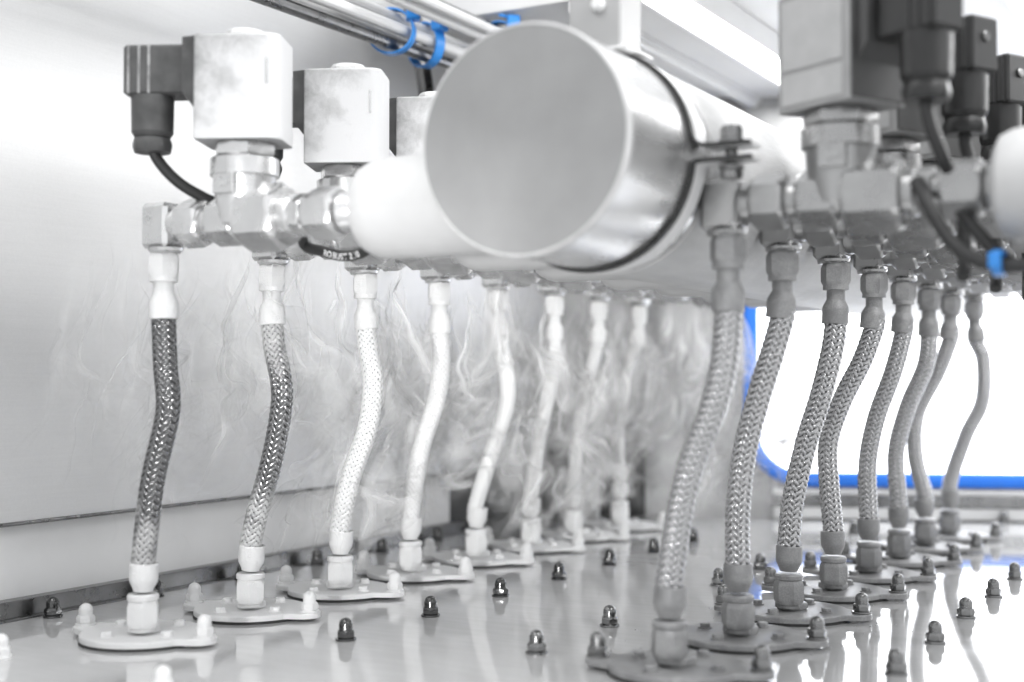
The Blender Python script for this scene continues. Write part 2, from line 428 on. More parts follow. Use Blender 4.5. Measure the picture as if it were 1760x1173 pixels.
# ---------------------------------------------------------------- flanges
def flange_outline(R=.055, ear=.0600, er=.0170):
    out = []; N = 96
    for k in range(N):
        a = 2*PI*k/N; c, s_ = math.cos(a), math.sin(a)
        r = R
        # ear circle centred at (+-ear,0), blended
        for e in (ear, -ear):
            b = -2*c*e; q = e*e-er*er; disc = b*b-4*q
            if disc > 0:
                rr = (-b+math.sqrt(disc))/2
                if rr > r: r = rr
        out.append(r)
    sm = [sum(out[(k+j) % N]*w for j, w in ((-1, .25), (0, .5), (1, .25))) for k in range(N)]
    return [(sm[k]*math.cos(2*PI*k/N), sm[k]*math.sin(2*PI*k/N)) for k in range(N)]
OUT = flange_outline()
def make_flange(mat, nutmat, boltmat):
    t = empty('hose_flange', (0, 0, 0))
    MB().add(*lathe([(.0555, 0), (.0555, .0022)], 64)).build('gasket', 'gasket', t)
    pl = MB().add(*prism(OUT, .0026, .0078, .0010)).build('plate', mat, t)
    MB().add(*hexa(.027, .0076, .0150, .2)).build('boss', mat, t)
    for k in range(4):
        a = PI/2*k-.30; b = MB().add(*hexa(.0088, .0085, .0125, a)).add(*lathe([(.0062, .0076), (.0062, .0088)], 18))
        b.build('bolt', boltmat, t, loc=(.037*math.cos(a), .037*math.sin(a), 0))
    for sx in (-1, 1): cap_nut(nutmat, t, (sx*.0670, 0, .0077), .4*sx)
    return t
protoF = {}
for row, x, y0, mat, nm, bm in (('L', -.8735, YL, 'frost', 'frost', 'frost'), ('R', -.4085, YR, 'grey_metal', 'dull_steel', 'grey_metal')):
    src = make_flange(mat, nm, bm)
    for i in range(8):
        o = src if i == 0 else copy_tree(src)
        o.location = (x, y0+S*i+.012, .0); o.rotation_euler[2] = .10+random.uniform(-.03, .03)
        if row == 'L': tag(o, f'frost-white eared flange under the {ORD[i]} hose of the row along the steel wall', 'flange', 'frosted flanges on the deck')
        else: tag(o, f'grey eared flange under the {ORD[i]} hose of the grey row before the window', 'flange', 'grey flanges on the deck')

# ---------------------------------------------------------------- hoses
HOSE = {'L': [
 [(-0.8625,0.0720), (-0.8523,0.1409), (-0.8350,0.2022), (-0.8379,0.2427), (-0.8407,0.2870)],
 [(-0.8640,0.0715), (-0.8553,0.1029), (-0.8361,0.1597), (-0.8258,0.2158), (-0.8353,0.2606), (-0.8391,0.2877)],
 [(-0.8636,0.0733), (-0.8523,0.1213), (-0.8284,0.1804), (-0.8218,0.2264), (-0.8271,0.2571), (-0.8318,0.2867)],
 [(-0.8708,0.0704), (-0.8573,0.1449), (-0.8334,0.2125), (-0.8287,0.2526), (-0.8312,0.2828)],
 [(-0.8684,0.0734), (-0.8514,0.1235), (-0.8230,0.2037), (-0.8297,0.2615), (-0.8372,0.2848)],
 [(-0.8690,0.0717), (-0.8547,0.1582), (-0.8369,0.2325), (-0.8333,0.2808)],
 [(-0.8778,0.0711), (-0.8711,0.1401), (-0.8541,0.2241), (-0.8373,0.2889)],
 [(-0.8707,0.0716), (-0.8735,0.1519), (-0.8605,0.2414), (-0.8389,0.2889)]],
 'R': [
 [(-0.4107,0.0711), (-0.4032,0.1192), (-0.3923,0.1648), (-0.3754,0.2057), (-0.3652,0.2416), (-0.3608,0.2862)],
 [(-0.4065,0.0724), (-0.4063,0.1155), (-0.4002,0.1665), (-0.3878,0.2123), (-0.3729,0.2578), (-0.3649,0.2853)],
 [(-0.4073,0.0721), (-0.4024,0.1144), (-0.3888,0.1709), (-0.3743,0.2158), (-0.3627,0.2604), (-0.3592,0.2881)],
 [(-0.4047,0.0721), (-0.4088,0.1212), (-0.4091,0.1645), (-0.3944,0.2079), (-0.3725,0.2509), (-0.3595,0.2862)],
 [(-0.4046,0.0714), (-0.4055,0.1317), (-0.3950,0.1856), (-0.3753,0.2392), (-0.3631,0.2844)],
 [(-0.4043,0.0757), (-0.4074,0.1380), (-0.3926,0.1963), (-0.3709,0.2469), (-0.3656,0.2844)],
 [(-0.4038,0.0741), (-0.4164,0.1306), (-0.4129,0.1855), (-0.3857,0.2403), (-0.3687,0.2852)],
 [(-0.4012,0.0720), (-0.3969,0.0950), (-0.3762,0.1537), (-0.3551,0.1994), (-0.3530,0.2573), (-0.3646,0.2870)]]}
RH = .0098
def braid(pts, relief, per):
    """24 flat strands plaited two over, two under, round the centre line"""
    P = np.array([tuple(p) for p in spline(pts, 400)])
    seg = np.linalg.norm(np.diff(P, axis=0), axis=1); L = seg.sum(); cum = np.concatenate([[0], np.cumsum(seg)])
    n = 10; step = PI*RH/n/per; m = int(L/step)+1
    s_ = np.linspace(0, L, m)
    C = np.stack([np.interp(s_, cum, P[:, k]) for k in range(3)], 1)
    T = np.gradient(C, axis=0); T /= np.linalg.norm(T, axis=1)[:, None]
    N1 = np.tile(np.array([0, 1., 0]), (m, 1)); N2 = np.cross(T, N1)
    V = []; F = []; off = 0; wd = 2*PI*RH/n*math.cos(PI/4)*.415
    for sg in (1, -1):
        for k in range(n):
            ph = 2*PI*k/n + np.random.uniform(-.02, .02)
            th = ph + sg*s_/RH*1.0
            g = np.clip(1.5*np.cos(PI/2*(th*n/PI-.5)), -1, 1)
            h = sg*relief*g
            rows = []
            for w, dr in ((-1, -.00035), (-.45, .0002), (.45, .0002), (1, -.00035)):
                dth = -sg*w*wd/RH*math.cos(PI/4); ds = w*wd*math.sin(PI/4)
                r = (RH+h+dr*relief/.0006)[:, None]; a = th+dth
                rows.append(C+T*ds+r*(np.cos(a)[:, None]*N1+np.sin(a)[:, None]*N2))
            V.append(np.stack(rows, 1).reshape(-1, 3))
            i = np.arange(m-1)[:, None]*4+np.arange(3)[None]; q = np.stack([i, i+1, i+5, i+4], -1).reshape(-1, 4)+off
            F.append(q if sg > 0 else q[:, ::-1]); off += m*4
    return np.concatenate(V), np.concatenate(F)
def np_mesh(name, V, F, mat):
    me = bpy.data.meshes.new(name); me.vertices.add(len(V)); me.vertices.foreach_set('co', V.astype(np.float32).ravel())
    me.loops.add(F.size); me.loops.foreach_set('vertex_index', F.astype(np.int32).ravel())
    me.polygons.add(len(F)); me.polygons.foreach_set('loop_start', np.arange(0, F.size, 4, dtype=np.int32))
    me.update(calc_edges=True); me.polygons.foreach_set('use_smooth', np.ones(len(F), bool)); me.materials.append(M[mat]); return me
M['braid_dark'] = frosted('braid_part_frost', .30, .18, 1, .20, .42, zgrad=[(.16, .85), (.26, .70), (.36, .35), (.66, .30), (.78, .40)], pscale=45, bmp=.15)
M['braid_half'] = frosted('braid_half_frost', .42, .26, 1, .20, .50, zgrad=[(.16, .80), (.25, .68), (.40, .30), (.50, .32), (.66, .62), (.8, .75)], pscale=45, bmp=.15)
M['braid_white'] = frosted('braid_frost', .80, .5, .4, .4, .72, pscale=45, bmp=.3)
M['braid_grey'] = frosted('braid_grey', .28, .43, .9, .24, .48, pscale=45, bmp=.15)
FERR = [(.0086, 0), (.0088, .0015), (.0121, .0080), (.0126, .0110), (.0126, .0238), (.0120, .0245), (.0103, .0245), (.0100, .020)]
ferr_me = {}
def fitting(mat):
    """meshes for the end fittings, shared within a row"""
    if mat in ferr_me: return ferr_me[mat]
    def me(name, *sh):
        b = MB()
        for s_ in sh: b.add(*s_)
        o = b.build(name, mat); d = o.data; bpy.data.objects.remove(o); return d
    ferr_me[mat] = dict(
        ferrule=me('ferrule', lathe(FERR, 32, True, False)),
        nut=me('hex_nut', hexa(.0255, -.0125, .0105, .15), lathe([(.0120, .0104), (.0136, .0115), (.0138, .0150), (.0126, .0166)], 32)),
        collar=me('collar', lathe([(.0088, -.0165), (.0105, -.0160), (.0108, -.0135), (.0100, -.0124)], 28)),
        topnut=me('hex_nut', hexa(.0245, -.0085, .0130, .15), lathe([(.0104, -.0130), (.0122, -.0125), (.0122, -.0084)], 32)),
        neck=me('neck', lathe([(.0088, -.02), (.0088, .02)], 24)))
    return ferr_me[mat]
look = ['steel braid with frosted ends', 'half-frosted steel braid', 'frosted braid with the weave still sharp', 'thickly frosted braid', 'white frosted braid', 'white frosted braid', 'white frosted braid', 'white frosted braid']
for row, y0, fm in (('L', YL, 'frost'), ('R', YR, 'grey_metal')):
    fit = fitting(fm)
    for i, wp in enumerate(HOSE[row]):
        y = y0+S*i; x0, xt = wp[0][0], wp[-1][0]
        t = empty('braided_hose', (x0, y, .015)); inv = Matrix.Translation((-x0, -y, -.015))
        pts = [(wp[0][0]-.0006, y, .062)]+[(a, y, b) for a, b in wp]+[(wp[-1][0], y, .296)]
        if row == 'L':
            bm = 'braid_dark' if i == 0 else 'braid_half' if i == 1 else 'braid_white'
            rel = [.0008, .0008, .00072, .00046, .00020, .00012, .00012, .00012][i]
        else: bm, rel = 'braid_grey', .0008
        V, F = braid(pts, rel, 3 if i < 4 else 2)
        V -= np.array([x0, y, .015])
        sl = stuff(link('braided_sleeve', np_mesh('braided_sleeve', V, F, bm), t))
        MB().add(*tube(pts, RH-.0006, 16, 40), inv).build('inner_tube', 'gasket' if row == 'R' or i < 3 else 'dull_steel' if i == 3 else 'frost', sl)
        # leaning of the end fittings follows the hose
        d0 = (Vector(pts[2])-Vector(pts[1])).normalized(); d1 = (Vector(pts[-2])-Vector(pts[-3])).normalized()
        ang0 = math.atan2(d0.x, d0.z)*.35; ang1 = math.atan2(d1.x, d1.z)*.35
        o = link('ferrule', fit['ferrule'], t, (0, 0, .046-.015)); o.rotation_euler[1] = ang0
        link('hex_nut', fit['nut'], t, (0, 0, .027-.015)); link('collar', fit['collar'], t, (0, 0, .027-.015))
        o = link('ferrule', fit['ferrule'], t, (xt-x0, 0, .3085-.015)); o.rotation_euler[1] = PI+ang1
        o = link('hex_nut', fit['topnut'], t, (xt-x0, 0, .329-.015)); link('neck', fit['neck'], t, (xt-x0, 0, .326-.015))
        if row == 'L': tag(t, f'{look[i]} hose, {ORD[i]} from the pipe end, along the wall', 'hose', 'frosted hoses along the wall')
        else: tag(t, f'dull grey braided hose, {ORD[i]} from the pipe clamp in the row before the window', 'hose', 'grey hoses before the window')

# ---------------------------------------------------------------- solenoid valves
ZV = .366
def make_valve(kind):
    """built about the elbow centre (0,0,ZV); runs along +X to the header stub"""
    body = 'valve_metal' if kind == 'L' else 'grey_valve'
    coilm = 'coil' if kind == 'L' else 'coil_right'; plugm = 'plug' if kind == 'L' else 'black'
    t = empty('solenoid_valve', (0, 0, ZV))
    def B(name, parent, mat, *shapes, **k):
        b = MB()
        for s_ in shapes: b.add(*s_)
        return b.build(name, mat, parent, **k)
    # elbow: squared block with a round shoulder to the union
    el = B('elbow', t, body, rbox(-.0165, .0135, -.0155, .0155, -.0205, .0185, .0035), (*lathe([(.0150, 0), (.0160, .006), (.0150, .012)], 28), ax_x(.0130, 0)),
           lathe([(.0135, -.0235), (.0150, -.0225), (.0158, -.0200)], 28), (*hexa(.026, -.0245, -.0215, .2),))
    mt = Matrix.Translation((-.0085, -.0156, .0035)) @ Matrix.Rotation(PI/2, 4, 'X') @ Matrix.Rotation(PI/2, 4, 'Z')
    mt2 = Matrix.Translation((-.0030, -.0156, .0030)) @ Matrix.Rotation(PI/2, 4, 'X') @ Matrix.Rotation(PI/2, 4, 'Z')
    B('lettering', el, body, (*text_shape('316', .0062, .0004), mt), (*text_shape('DJY', .0062, .0004), mt2), smooth=0)
    B('union_nut', t, body, (*hexa(.0375, 0, .026, .0, .06), ax_x(.0225, 0)), (*lathe([(.0150, -.003), (.0152, 0)], 28), ax_x(.0225, 0)))
    # body: horizontal barrel, big hexagon end, upright bonnet
    bd = B('valve_body', t, body, (*lathe([(.0140, 0), (.0150, .003), (.0150, .006), (.0150, .092), (.0150, .095)], 32), ax_x(.0480, 0)),
           (*hexa(.0500, 0, .042, .0, .06), ax_x(.0930, 0)), (*hexa(.038, 0, .030, .0, .05), ax_x(.0585, 0)), (*lathe([(.014, -.012), (.021, -.004), (.0235, .010), (.0250, .022), (.0262, .035), (.0290, .036), (.0290, .050), (.0275, .051)], 36), Matrix.Translation((.0890, 0, 0))))
    # cast badge with an arrow
    bg_ = B('arrow_badge', bd, body, rbox(-.0105, .0105, -.0030, .0040, -.0088, .0088, .001), loc=(.0900, -.0262, .0275), rotz=.06)
    arrow = [(-.0075, 0), (-.0015, .0055), (-.0015, .0022), (.0065, .0022), (.0065, -.0022), (-.0015, -.0022), (-.0015, -.0055)]
    av, af_ = prism(arrow, 0, .0012); B('arrow', bg_, body, (av, af_, Matrix.Translation((0, -.0029, 0)) @ Matrix.Rotation(PI/2, 4, 'X')), smooth=0)
    B('fitting_nut', t, body, (*lathe([(.0165, 0), (.0178, .002), (.0178, .010), (.0150, .012)], 28), ax_x(.1335, 0)), (*hexa(.0310, 0, .0125, .0, .06), ax_x(.1450, 0)))
    B('union_nut', t, body, (*hexa(.0375, 0, .029, 0, .06), ax_x(.1615, 0)), (*lathe([(.0140, -.005), (.0140, 0)], 28), ax_x(.1615, 0)))
    B('nipple', t, body, (*lathe([(.0150, 0), (.0165, .004), (.0150, .012), (.0125, .016), (.0125, .050)], 28), ax_x(.1910, 0)))
    B('neck_nut', t, body, (*hexa(.0470, .0512, .0645, .26), Matrix.Translation((.0890, 0, 0))))
    # coil block with plug
    rot = math.radians(26) if kind == 'L' else math.radians(152)
    rr = (.011, .002, .002, .011) if kind == 'L' else (.003, .002, .002, .003)
    co = B('coil', t, coilm, prism(round_rect(.036, .0290, rr), 0, .0870, .0016), loc=(.0890, 0, .0640), rotz=rot)
    if kind == 'R':
        B('dark_side', co, 'coil_dark', rbox(-.0376, -.0360, -.0275, .0275, .0015, .0855, .0006)); B('label_plate', co, 'label', rbox(-.030, .030, .0292, .0298, .030, .082, .0002)); B('label_plate', co, 'label', rbox(-.030, .030, .0292, .0297, .004, .027, .0002))  # dark plastic plug side, its shade put into the colour as well
    else:
        B('slot', co, 'valve_metal', rbox(.0245, .0265, -.0296, -.0285, .045, .066, .0003))
    B('coil_nut', t, 'frost' if kind == 'L' else body, (*lathe([(.0195, .1508), (.0195, .1522)], 28),), (*hexa(.0310, .152, .1590, .5, .2),), loc=(.0890, 0, 0))
    pl = empty('plug', (.0890, 0, .0640)); pl.parent = t; pl.rotation_euler[2] = rot
    sp = [(-.0362, .0255), (-.0365, .087), (-.0475, .086), (-.0475, .040)]
    v_, f_ = prism([(a, b) for a, b in sp], -.0225, .0225); B('side_plate', pl, 'plug' if kind == 'L' else 'coil_dark', (v_, f_, Matrix.Rotation(PI/2, 4, 'X')), smooth=0)
    B('plug_body', pl, plugm, rbox(-.100, -.0475, -.0155, .0155, .0400, .0820, .002))
    for k, xr in enumerate((-.0955, -.0865, -.0780)):
        for sy in (-1, 1): B('rib', pl, 'plug_frost' if kind == 'L' else 'black', rbox(xr-.0012, xr+.0012, sy*.0150-.0016, sy*.0150+.0016, .0405, .0815, .0006))
    B('screw', pl, 'steel', (*lathe([(.0042, 0), (.0042, .0012), (.0035, .0018)], 18), Matrix.Translation((-.1002, 0, .066)) @ Matrix.Rotation(-PI/2, 4, 'Y')))
    gx = -.0795
    B('gland', pl, plugm, (*lathe([(.0150, .006), (.0175, .010), (.0180, .0405)], 28), Matrix.Translation((gx, 0, 0))))
    B('gland_nut', pl, plugm, (*hexa(.0310, -.0070, .0050, .1, .15, 8), Matrix.Translation((gx, 0, 0))), (*lathe([(.012, .004), (.012, .008)], 20), Matrix.Translation((gx, 0, 0))))
    # cable in the valve's own frame: out of the gland, round behind the body
    R_ = Matrix.Rotation(rot, 4, 'Z'); g = R_ @ Vector((gx, 0, 0)) + Vector((.0890, 0, .0640))
    if kind == 'L':
        c = [(g.x, g.y, g.z+.004), (g.x+.002, g.y+.004, g.z-.012), (g.x+.016, g.y+.022, g.z-.034), (g.x+.045, g.y+.055, g.z-.054), (g.x+.085, g.y+.085, g.z-.070), (.105, .062, -.018), (.125, .060, -.0235), (.150, .058, -.0290), (.172, .056, -.0262), (.190, .054, -.014), (.205, .06, .004)]
        cv = B('cable', t, 'cable', tube(c, .0048, 12, 90))
        P = spline(c, 400); T, N = frames(P)
        tv, tf = text_shape('ROBUST 210', .0074, .0001); mid = Vector((.150, .058, -.0290)); ci = min(range(400), key=lambda k: (P[k]-mid).length)
        Ls = [0]
        for a, b in zip(P, P[1:]): Ls.append(Ls[-1]+(b-a).length)
        nv = []
        fr = Vector((.35, -1, -.28)).normalized()
        for x, yy, z in tv:
            s0 = Ls[ci]+x; k = min(range(400), key=lambda q: abs(Ls[q]-s0)); tt = T[k]
            e = (fr-tt*fr.dot(tt)).normalized(); u = tt.cross(e)
            if u.z < 0: u = -u
            ph = yy/.0048; nv.append(tuple(P[k]+tt*(s0-Ls[k])+(e*math.cos(ph)+u*math.sin(ph))*(.00490+max(0, z))))
        B('lettering', cv, 'print', (nv, tf), smooth=0)
    else:
        c = [(g.x, g.y, g.z+.004), (g.x+.001, g.y, g.z-.018), (g.x+.008, g.y+.012, g.z-.045), (g.x+.012, g.y+.050, g.z-.068), (g.x+.010, g.y+.075, g.z-.10), (g.x+.012, g.y+.060, g.z-.125)]
        B('cable', t, 'cable', tube(c, .0048, 12, 50))
    return t
for row, y0, xs in (('L', YL, [w[-1][0] for w in HOSE['L']]), ('R', YR, [w[-1][0] for w in HOSE['R']])):
    src = make_valve(row)
    for i in range(8):
        o = src if i == 0 else copy_tree(src)
        o.location = (sum(xs)/8*.5+xs[i]*.5, y0+S*i, ZV)
        if i and row == 'L':        # only the nearest lead shows its bend and print
            for ch in list(o.children):
                if ch.name.startswith('cable'):
                    for g in list(ch.children): bpy.data.objects.remove(g)
                    bpy.data.objects.remove(ch)
        if row == 'L': tag(o, f'frosted solenoid valve with block coil above the {ORD[i]} hose along the steel wall', 'valve', 'frosted solenoid valves')
        else: tag(o, f'grey solenoid valve with black plug above the {ORD[i]} grey hose before the window', 'valve', 'grey solenoid valves')

# ---------------------------------------------------------------- header pipes
PX, PZ, PR = -.456, .4005, .0832
RY = Matrix.Rotation(-PI/2, 4, 'X')       # Z -> +Y
def header(px, stubx, y0, label):
    t = empty('header_pipe', (px, .82, PZ)); tag(t, label, 'pipe')
    MB().add(*lathe([(PR, .0045), (PR, .150)], 96, False, False), RY).build('end_sleeve', 'pipe', t)
    MB().add(*lathe([(PR-.0026, .0004), (PR-.0020, -.0005), (PR-.0012, -.0007), (PR-.0002, .0000), (PR+.0004, .0026), (PR+.0002, .0050)], 96, False, False), RY).build('weld_bead', 'pipe_frost', t)
    MB().add(*lathe([(PR-.0022, -.0004), (PR-.0014, .0006)], 96, True, False), RY).build('end_plate', 'pipe_face', t, smooth=20)
    MB().add(*lathe([(PR+.0002, .1495), (PR+.0022, .152), (PR+.0030, .30), (PR+.0030, 1.30)], 96, False, True), RY).build('barrel', 'pipe_frost', t)
    for i in range(8):
        b = MB().add(*lathe([(.014, .0), (.028, .0015), (.0355, .006), (.0390, .014), (.0400, .024), (.0400, .140)], 40), Matrix.Translation((stubx-px, y0-.82+S*i, ZV-PZ)) @ RX)
        b.build('branch_stub', 'stub', t)
    return t
header(PX, -.6225, YL, 'thick steel header pipe with flat grey end plate and rime-covered barrel')
header(PX+.466, -.1650, YR, 'pale header pipe whose rounded branch stub meets the first grey valve')

# pipe clamp with lugs, bolt and hanger
cl = empty('pipe_clamp', (PX, .943, PZ)); tag(cl, 'thin dark steel clamp band with bolted lugs round the header pipe', 'clamp')
def band(a0, a1, lugz, up_):
    """half band in the XZ plane with an outward lug along +X"""
    prof = []; Rb = PR+.0030
    for k in range(41):
        a = a0+(a1-a0)*k/40; prof.append((Rb*math.cos(a), Rb*math.sin(a)))
    e = prof[-1]
    for k in range(1, 7):
        t = k/6; prof.append((e[0]+.012*t*t+.002*t, e[1]+(lugz-e[1])*(1-(1-t)**2)))
    prof.append((prof[-1][0]+.030, lugz))
    v = []; f = []; w = .0105
    for k, (x, z) in enumerate(prof):
        p0, p1 = Vector(prof[max(0, k-1)]), Vector(prof[min(len(prof)-1, k+1)]); tn = (p1-p0).normalized(); nn = Vector((tn.y, -tn.x))*(1 if up_ else -1)
        for yy, dd in ((-w, 0), (w, 0), (w, .0028), (-w, .0028)): v.append((x+nn.x*dd, yy, z+nn.y*dd))
    for k in range(len(prof)-1):
        for j in range(4): f.append((k*4+j, k*4+(j+1) % 4, k*4+4+(j+1) % 4, k*4+4+j))
    f += [(3, 2, 1, 0), tuple((len(prof)-1)*4+j for j in range(4))]
    return v, f
MB().add(*band(PI, .16, .0055, True)).build('band', 'frost_thin', cl); MB().add(*band(-PI, -.10, -.0075, False)).build('band', 'frost_thin', cl)
for a0_, a1_, lz, u_ in ((PI, .16, .0058, True), (-PI, -.10, -.0078, False)):       # dark liner standing out at the band's front edge
    v_, f_ = band(a0_, a1_, lz, u_); MB().add([(x*1.006, -.0160 if y < 0 else -.0107, z*1.006) for x, y, z in v_], f_).build('liner', 'cable', cl)
bx_ = PR+.003+.024
MB().add(*hexa(.0145, .0095, .0195, .4)).add(*lathe([(.0095, .0075), (.0095, .0096)], 24)).build('bolt_head', 'dull_steel', cl, loc=(bx_, 0, 0))
MB().add(*lathe([(.0045, -.018), (.0045, .0080)], 18)).build('bolt_shank', 'dark_steel', cl, loc=(bx_, 0, 0))
MB().add(*hexa(.0145, -.0200, -.0125, .2)).add(*lathe([(.0095, -.0128), (.0095, -.0105)], 24)).build('bolt_nut', 'dull_steel', cl, loc=(bx_, 0, 0))
hg = empty('hanger_post', (PX, .943, PZ+PR)); tag(hg, 'pale square hanger post rising from the pipe clamp', 'post')
MB().add(*rbox(-.0225, .0225, -.006, .034, .0055, .40, .0015)).build('post', 'post_grey', hg)
MB().add(*rbox(-.030, .030, -.0095, .040, .0032, .0056, .0006)).build('foot_plate', 'frost_thin', hg)
MB().add(*lathe([(.006, 0), (.0055, .003), (.003, .005)], 16), Matrix.Translation((.004, -.0062, .040)) @ Matrix.Rotation(PI/2, 4, 'X')).build('rivet', 'frost_thin', hg)

# ---------------------------------------------------------------- cables, conduits and ties overhead
for k, (dx, dz, r, mat, lab) in enumerate(((0, 0, .0075, 'dull_steel', 'dark cable, lowest of the tied bundle under the ceiling'),
        (.012, .014, .0070, 'white', 'white pipe on the face of the tied bundle under the ceiling'),
        (.0, .030, .0075, 'grey_paint', 'grey cable on top of the tied bundle under the ceiling'),
        (-.018, .014, .0075, 'grey_paint', 'grey cable at the wall side of the tied bundle'))):
    b = MB().add(*tube([(-.905+dx, y, .630+dz+.003*math.sin(y*5+k)) for y in (.6, .9, 1.2, 1.5, 1.8, 2.1)], r, 14, 60))
    tag(b.build('overhead_cable', mat), lab, 'cable')
for k, (dx, dz, mat, lab) in enumerate(((.0, .0, 'white', 'white cable of the second overhead run near the ceiling'), (.014, .006, 'grey_paint', 'light grey cable of the second overhead run near the ceiling'), (.0, .016, 'dull_steel', 'dull metal conduit of the second overhead run near the ceiling'))):
    tag(MB().add(*tube([(-.86+dx, y, .664+dz) for y in (1.2, 1.5, 1.8, 2.1)], .0065, 12, 30)).build('overhead_cable', mat), lab, 'cable')
def tie(loc, rx, rz, tilt, label):
    t = empty('cable_tie', loc, tilt); tag(t, label, 'cable tie', 'blue cable ties overhead')
    v = []; f = []; N = 36
    for k in range(N):
        a = 2*PI*k/N; x, z = rx*math.cos(a), rz*math.sin(a)
        for yy, s_ in ((-.0068, 1), (.0068, 1), (.0068, 1.09), (-.0068, 1.09)): v.append((x*s_, yy, z*s_))
    for k in range(N):
        for j in range(4): f.append((k*4+j, k*4+(j+1) % 4, ((k+1) % N)*4+(j+1) % 4, ((k+1) % N)*4+j))
    MB().add(v, f).build('strap', 'blue', t)
    MB().add(*rbox(-.0085, .0085, -.0085, .0085, -.007, .012, .002)).build('head', 'blue', t, loc=(rx*1.0, 0, rz*.75), rotz=.3)
    MB().add(*tube([(rx*.9, 0, rz*.8), (rx*.6, -.004, rz*1.35), (rx*.1, -.010, rz*1.45)], .0018, 8, 12)).build('tail', 'blue', t)
tie((-.906, 1.310, .6455), .0265, .0255, .35, 'blue cable tie on the main bundle in front of the dark conduit')
tie((-.906, 1.385, .6455), .0265, .0260, -.30, 'blue cable tie on the main bundle past the dark conduit, nearer the pipe')
tie((-.853, 1.475, .671), .0185, .0165, .3, 'blue cable tie on the second overhead run above the pipe')
tag(MB().add(*tube([(-.985, 1.46, .75), (-.972, 1.46, .69), (-.957, 1.46, .62), (-.951, 1.46, .56), (-.95, 1.46, .44)], .0105, 14, 40)).build('conduit', 'dark_steel'), 'dark upright conduit dropping behind the tied bundle', 'conduit')
for k in range(3):
    tag(MB().add(*tube([(-.735+k*.010, 1.55, .70), (-.722+k*.010, 1.55, .67), (-.716+k*.010, 1.55, .62), (-.715+k*.01, 1.55, .56)], .0016, 8, 20)).build('thin_wire', ('white', 'grey_paint', 'white')[k]), 'thin pale wire hanging from the ceiling behind the header pipe', 'wire', 'thin wires behind the pipe')

# leads looping beside the right stub, with a blue tie
for k, (dy, dz) in enumerate(((0, 0), (.022, .010))):
    c = [(-.214+k*.008, .955+dy, .372), (-.202+k*.01, .950+dy, .347+dz), (-.188+k*.012, .948+dy, .325+dz), (-.168+k*.008, .945+dy, .3115+dz*.5), (-.143, .943+dy, .3075+dz*.2), (-.08, .94+dy, .312), (-.02, .96+dy, .33)]
    tag(MB().add(*tube(c, .0050, 12, 60)).build('valve_lead', 'cable'), ('black lead sagging lowest beneath the first grey valve', 'black lead looping just behind the lowest one under the first grey valve')[k], 'cable')
bt = empty('cable_tie', (-.158, .950, .3105)); tag(bt, 'small blue tie binding the two black leads under the grey valves', 'cable tie')
MB().add(*lathe([(.0085, -.0035), (.0092, -.003), (.0092, .003), (.0085, .0035)], 20, False, False), Matrix.Diagonal((1, 1.7, 1, 1)) @ RX).build('strap', 'blue', bt)
MB().add(*rbox(-.004, .004, -.0205, -.0135, -.005, .006, .001)).build('head', 'blue', bt)

# pale box in the far corner
jb = empty('junction_box', (-.985, 1.965, 0)); jb.rotation_euler[2] = .4; tag(jb, 'pale blank box standing in the dark far corner behind the frosted hoses', 'box')
MB().add(*rbox(-.033, .033, -.02, .02, 0, .085, .002)).build('housing', 'grey_paint', jb); MB().add(*rbox(-.029, .029, -.0225, -.0203, .006, .079, .001)).build('cover', 'white', jb)

# crumbs of ice and scale around the grey flanges
cr = MB()
for k in range(420):
    i = random.randrange(8); a = random.uniform(0, 2*PI); r = .052+abs(random.gauss(0, .022)); x, y = -.4085+r*math.cos(a)*1.2, YR+S*i+.012+r*math.sin(a)
    z = 0
    h = random.uniform(.0003, .0011); d = h*random.uniform(.8, 1.8)
    if r < .058: continue
    cr.add([(x-d, y-d*.6, z), (x+d*.8, y-d, z), (x+d, y+d*.7, z), (x-d*.5, y+d, z), (x+random.uniform(-.3, .3)*d, y, z+h)], [(0, 1, 4), (1, 2, 4), (2, 3, 4), (3, 0, 4)])
dbr = stuff(cr.build('crumbs', 'grey_metal', smooth=0)); dbr['label'] = 'small crumbs of scale and ice scattered round the grey flanges'

# ---------------------------------------------------------------- vapour
def vapour_mat():
    m = bpy.data.materials.new('vapour'); m.use_nodes = True; m.cycles.use_bump_map_correction = False; nt = m.node_tree; nt.nodes.clear()
    out = nt.nodes.new('ShaderNodeOutputMaterial'); mx = nt.nodes.new('ShaderNodeMixShader'); tr = nt.nodes.new('ShaderNodeBsdfTransparent')
    sc_ = nt.nodes.new('ShaderNodeMixShader'); di = nt.nodes.new('ShaderNodeBsdfDiffuse'); tl = nt.nodes.new('ShaderNodeBsdfTranslucent')
    for n in (di, tl): n.inputs[0].default_value = (.98, .98, .98, 1)
    sc_.inputs[0].default_value = .5
    up_ = nt.nodes.new('ShaderNodeCombineXYZ'); up_.inputs[0].default_value = .45; up_.inputs[1].default_value = -.62; up_.inputs[2].default_value = .64     # droplets scatter alike whichever way a sheet is folded
    for n in (di, tl): nt.links.new(up_.outputs[0], n.inputs['Normal'])
    sc_.inputs[0].default_value = .35
    at = nt.nodes.new('ShaderNodeAttribute'); at.attribute_name = 'thickness'
    K = nt.links
    K.new(di.outputs[0], sc_.inputs[1]); K.new(tl.outputs[0], sc_.inputs[2]); K.new(at.outputs['Fac'], mx.inputs[0]); K.new(tr.outputs[0], mx.inputs[1]); K.new(sc_.outputs[0], mx.inputs[2]); K.new(mx.outputs[0], out.inputs['Surface'])
    return m
M['vapour'] = vapour_mat()
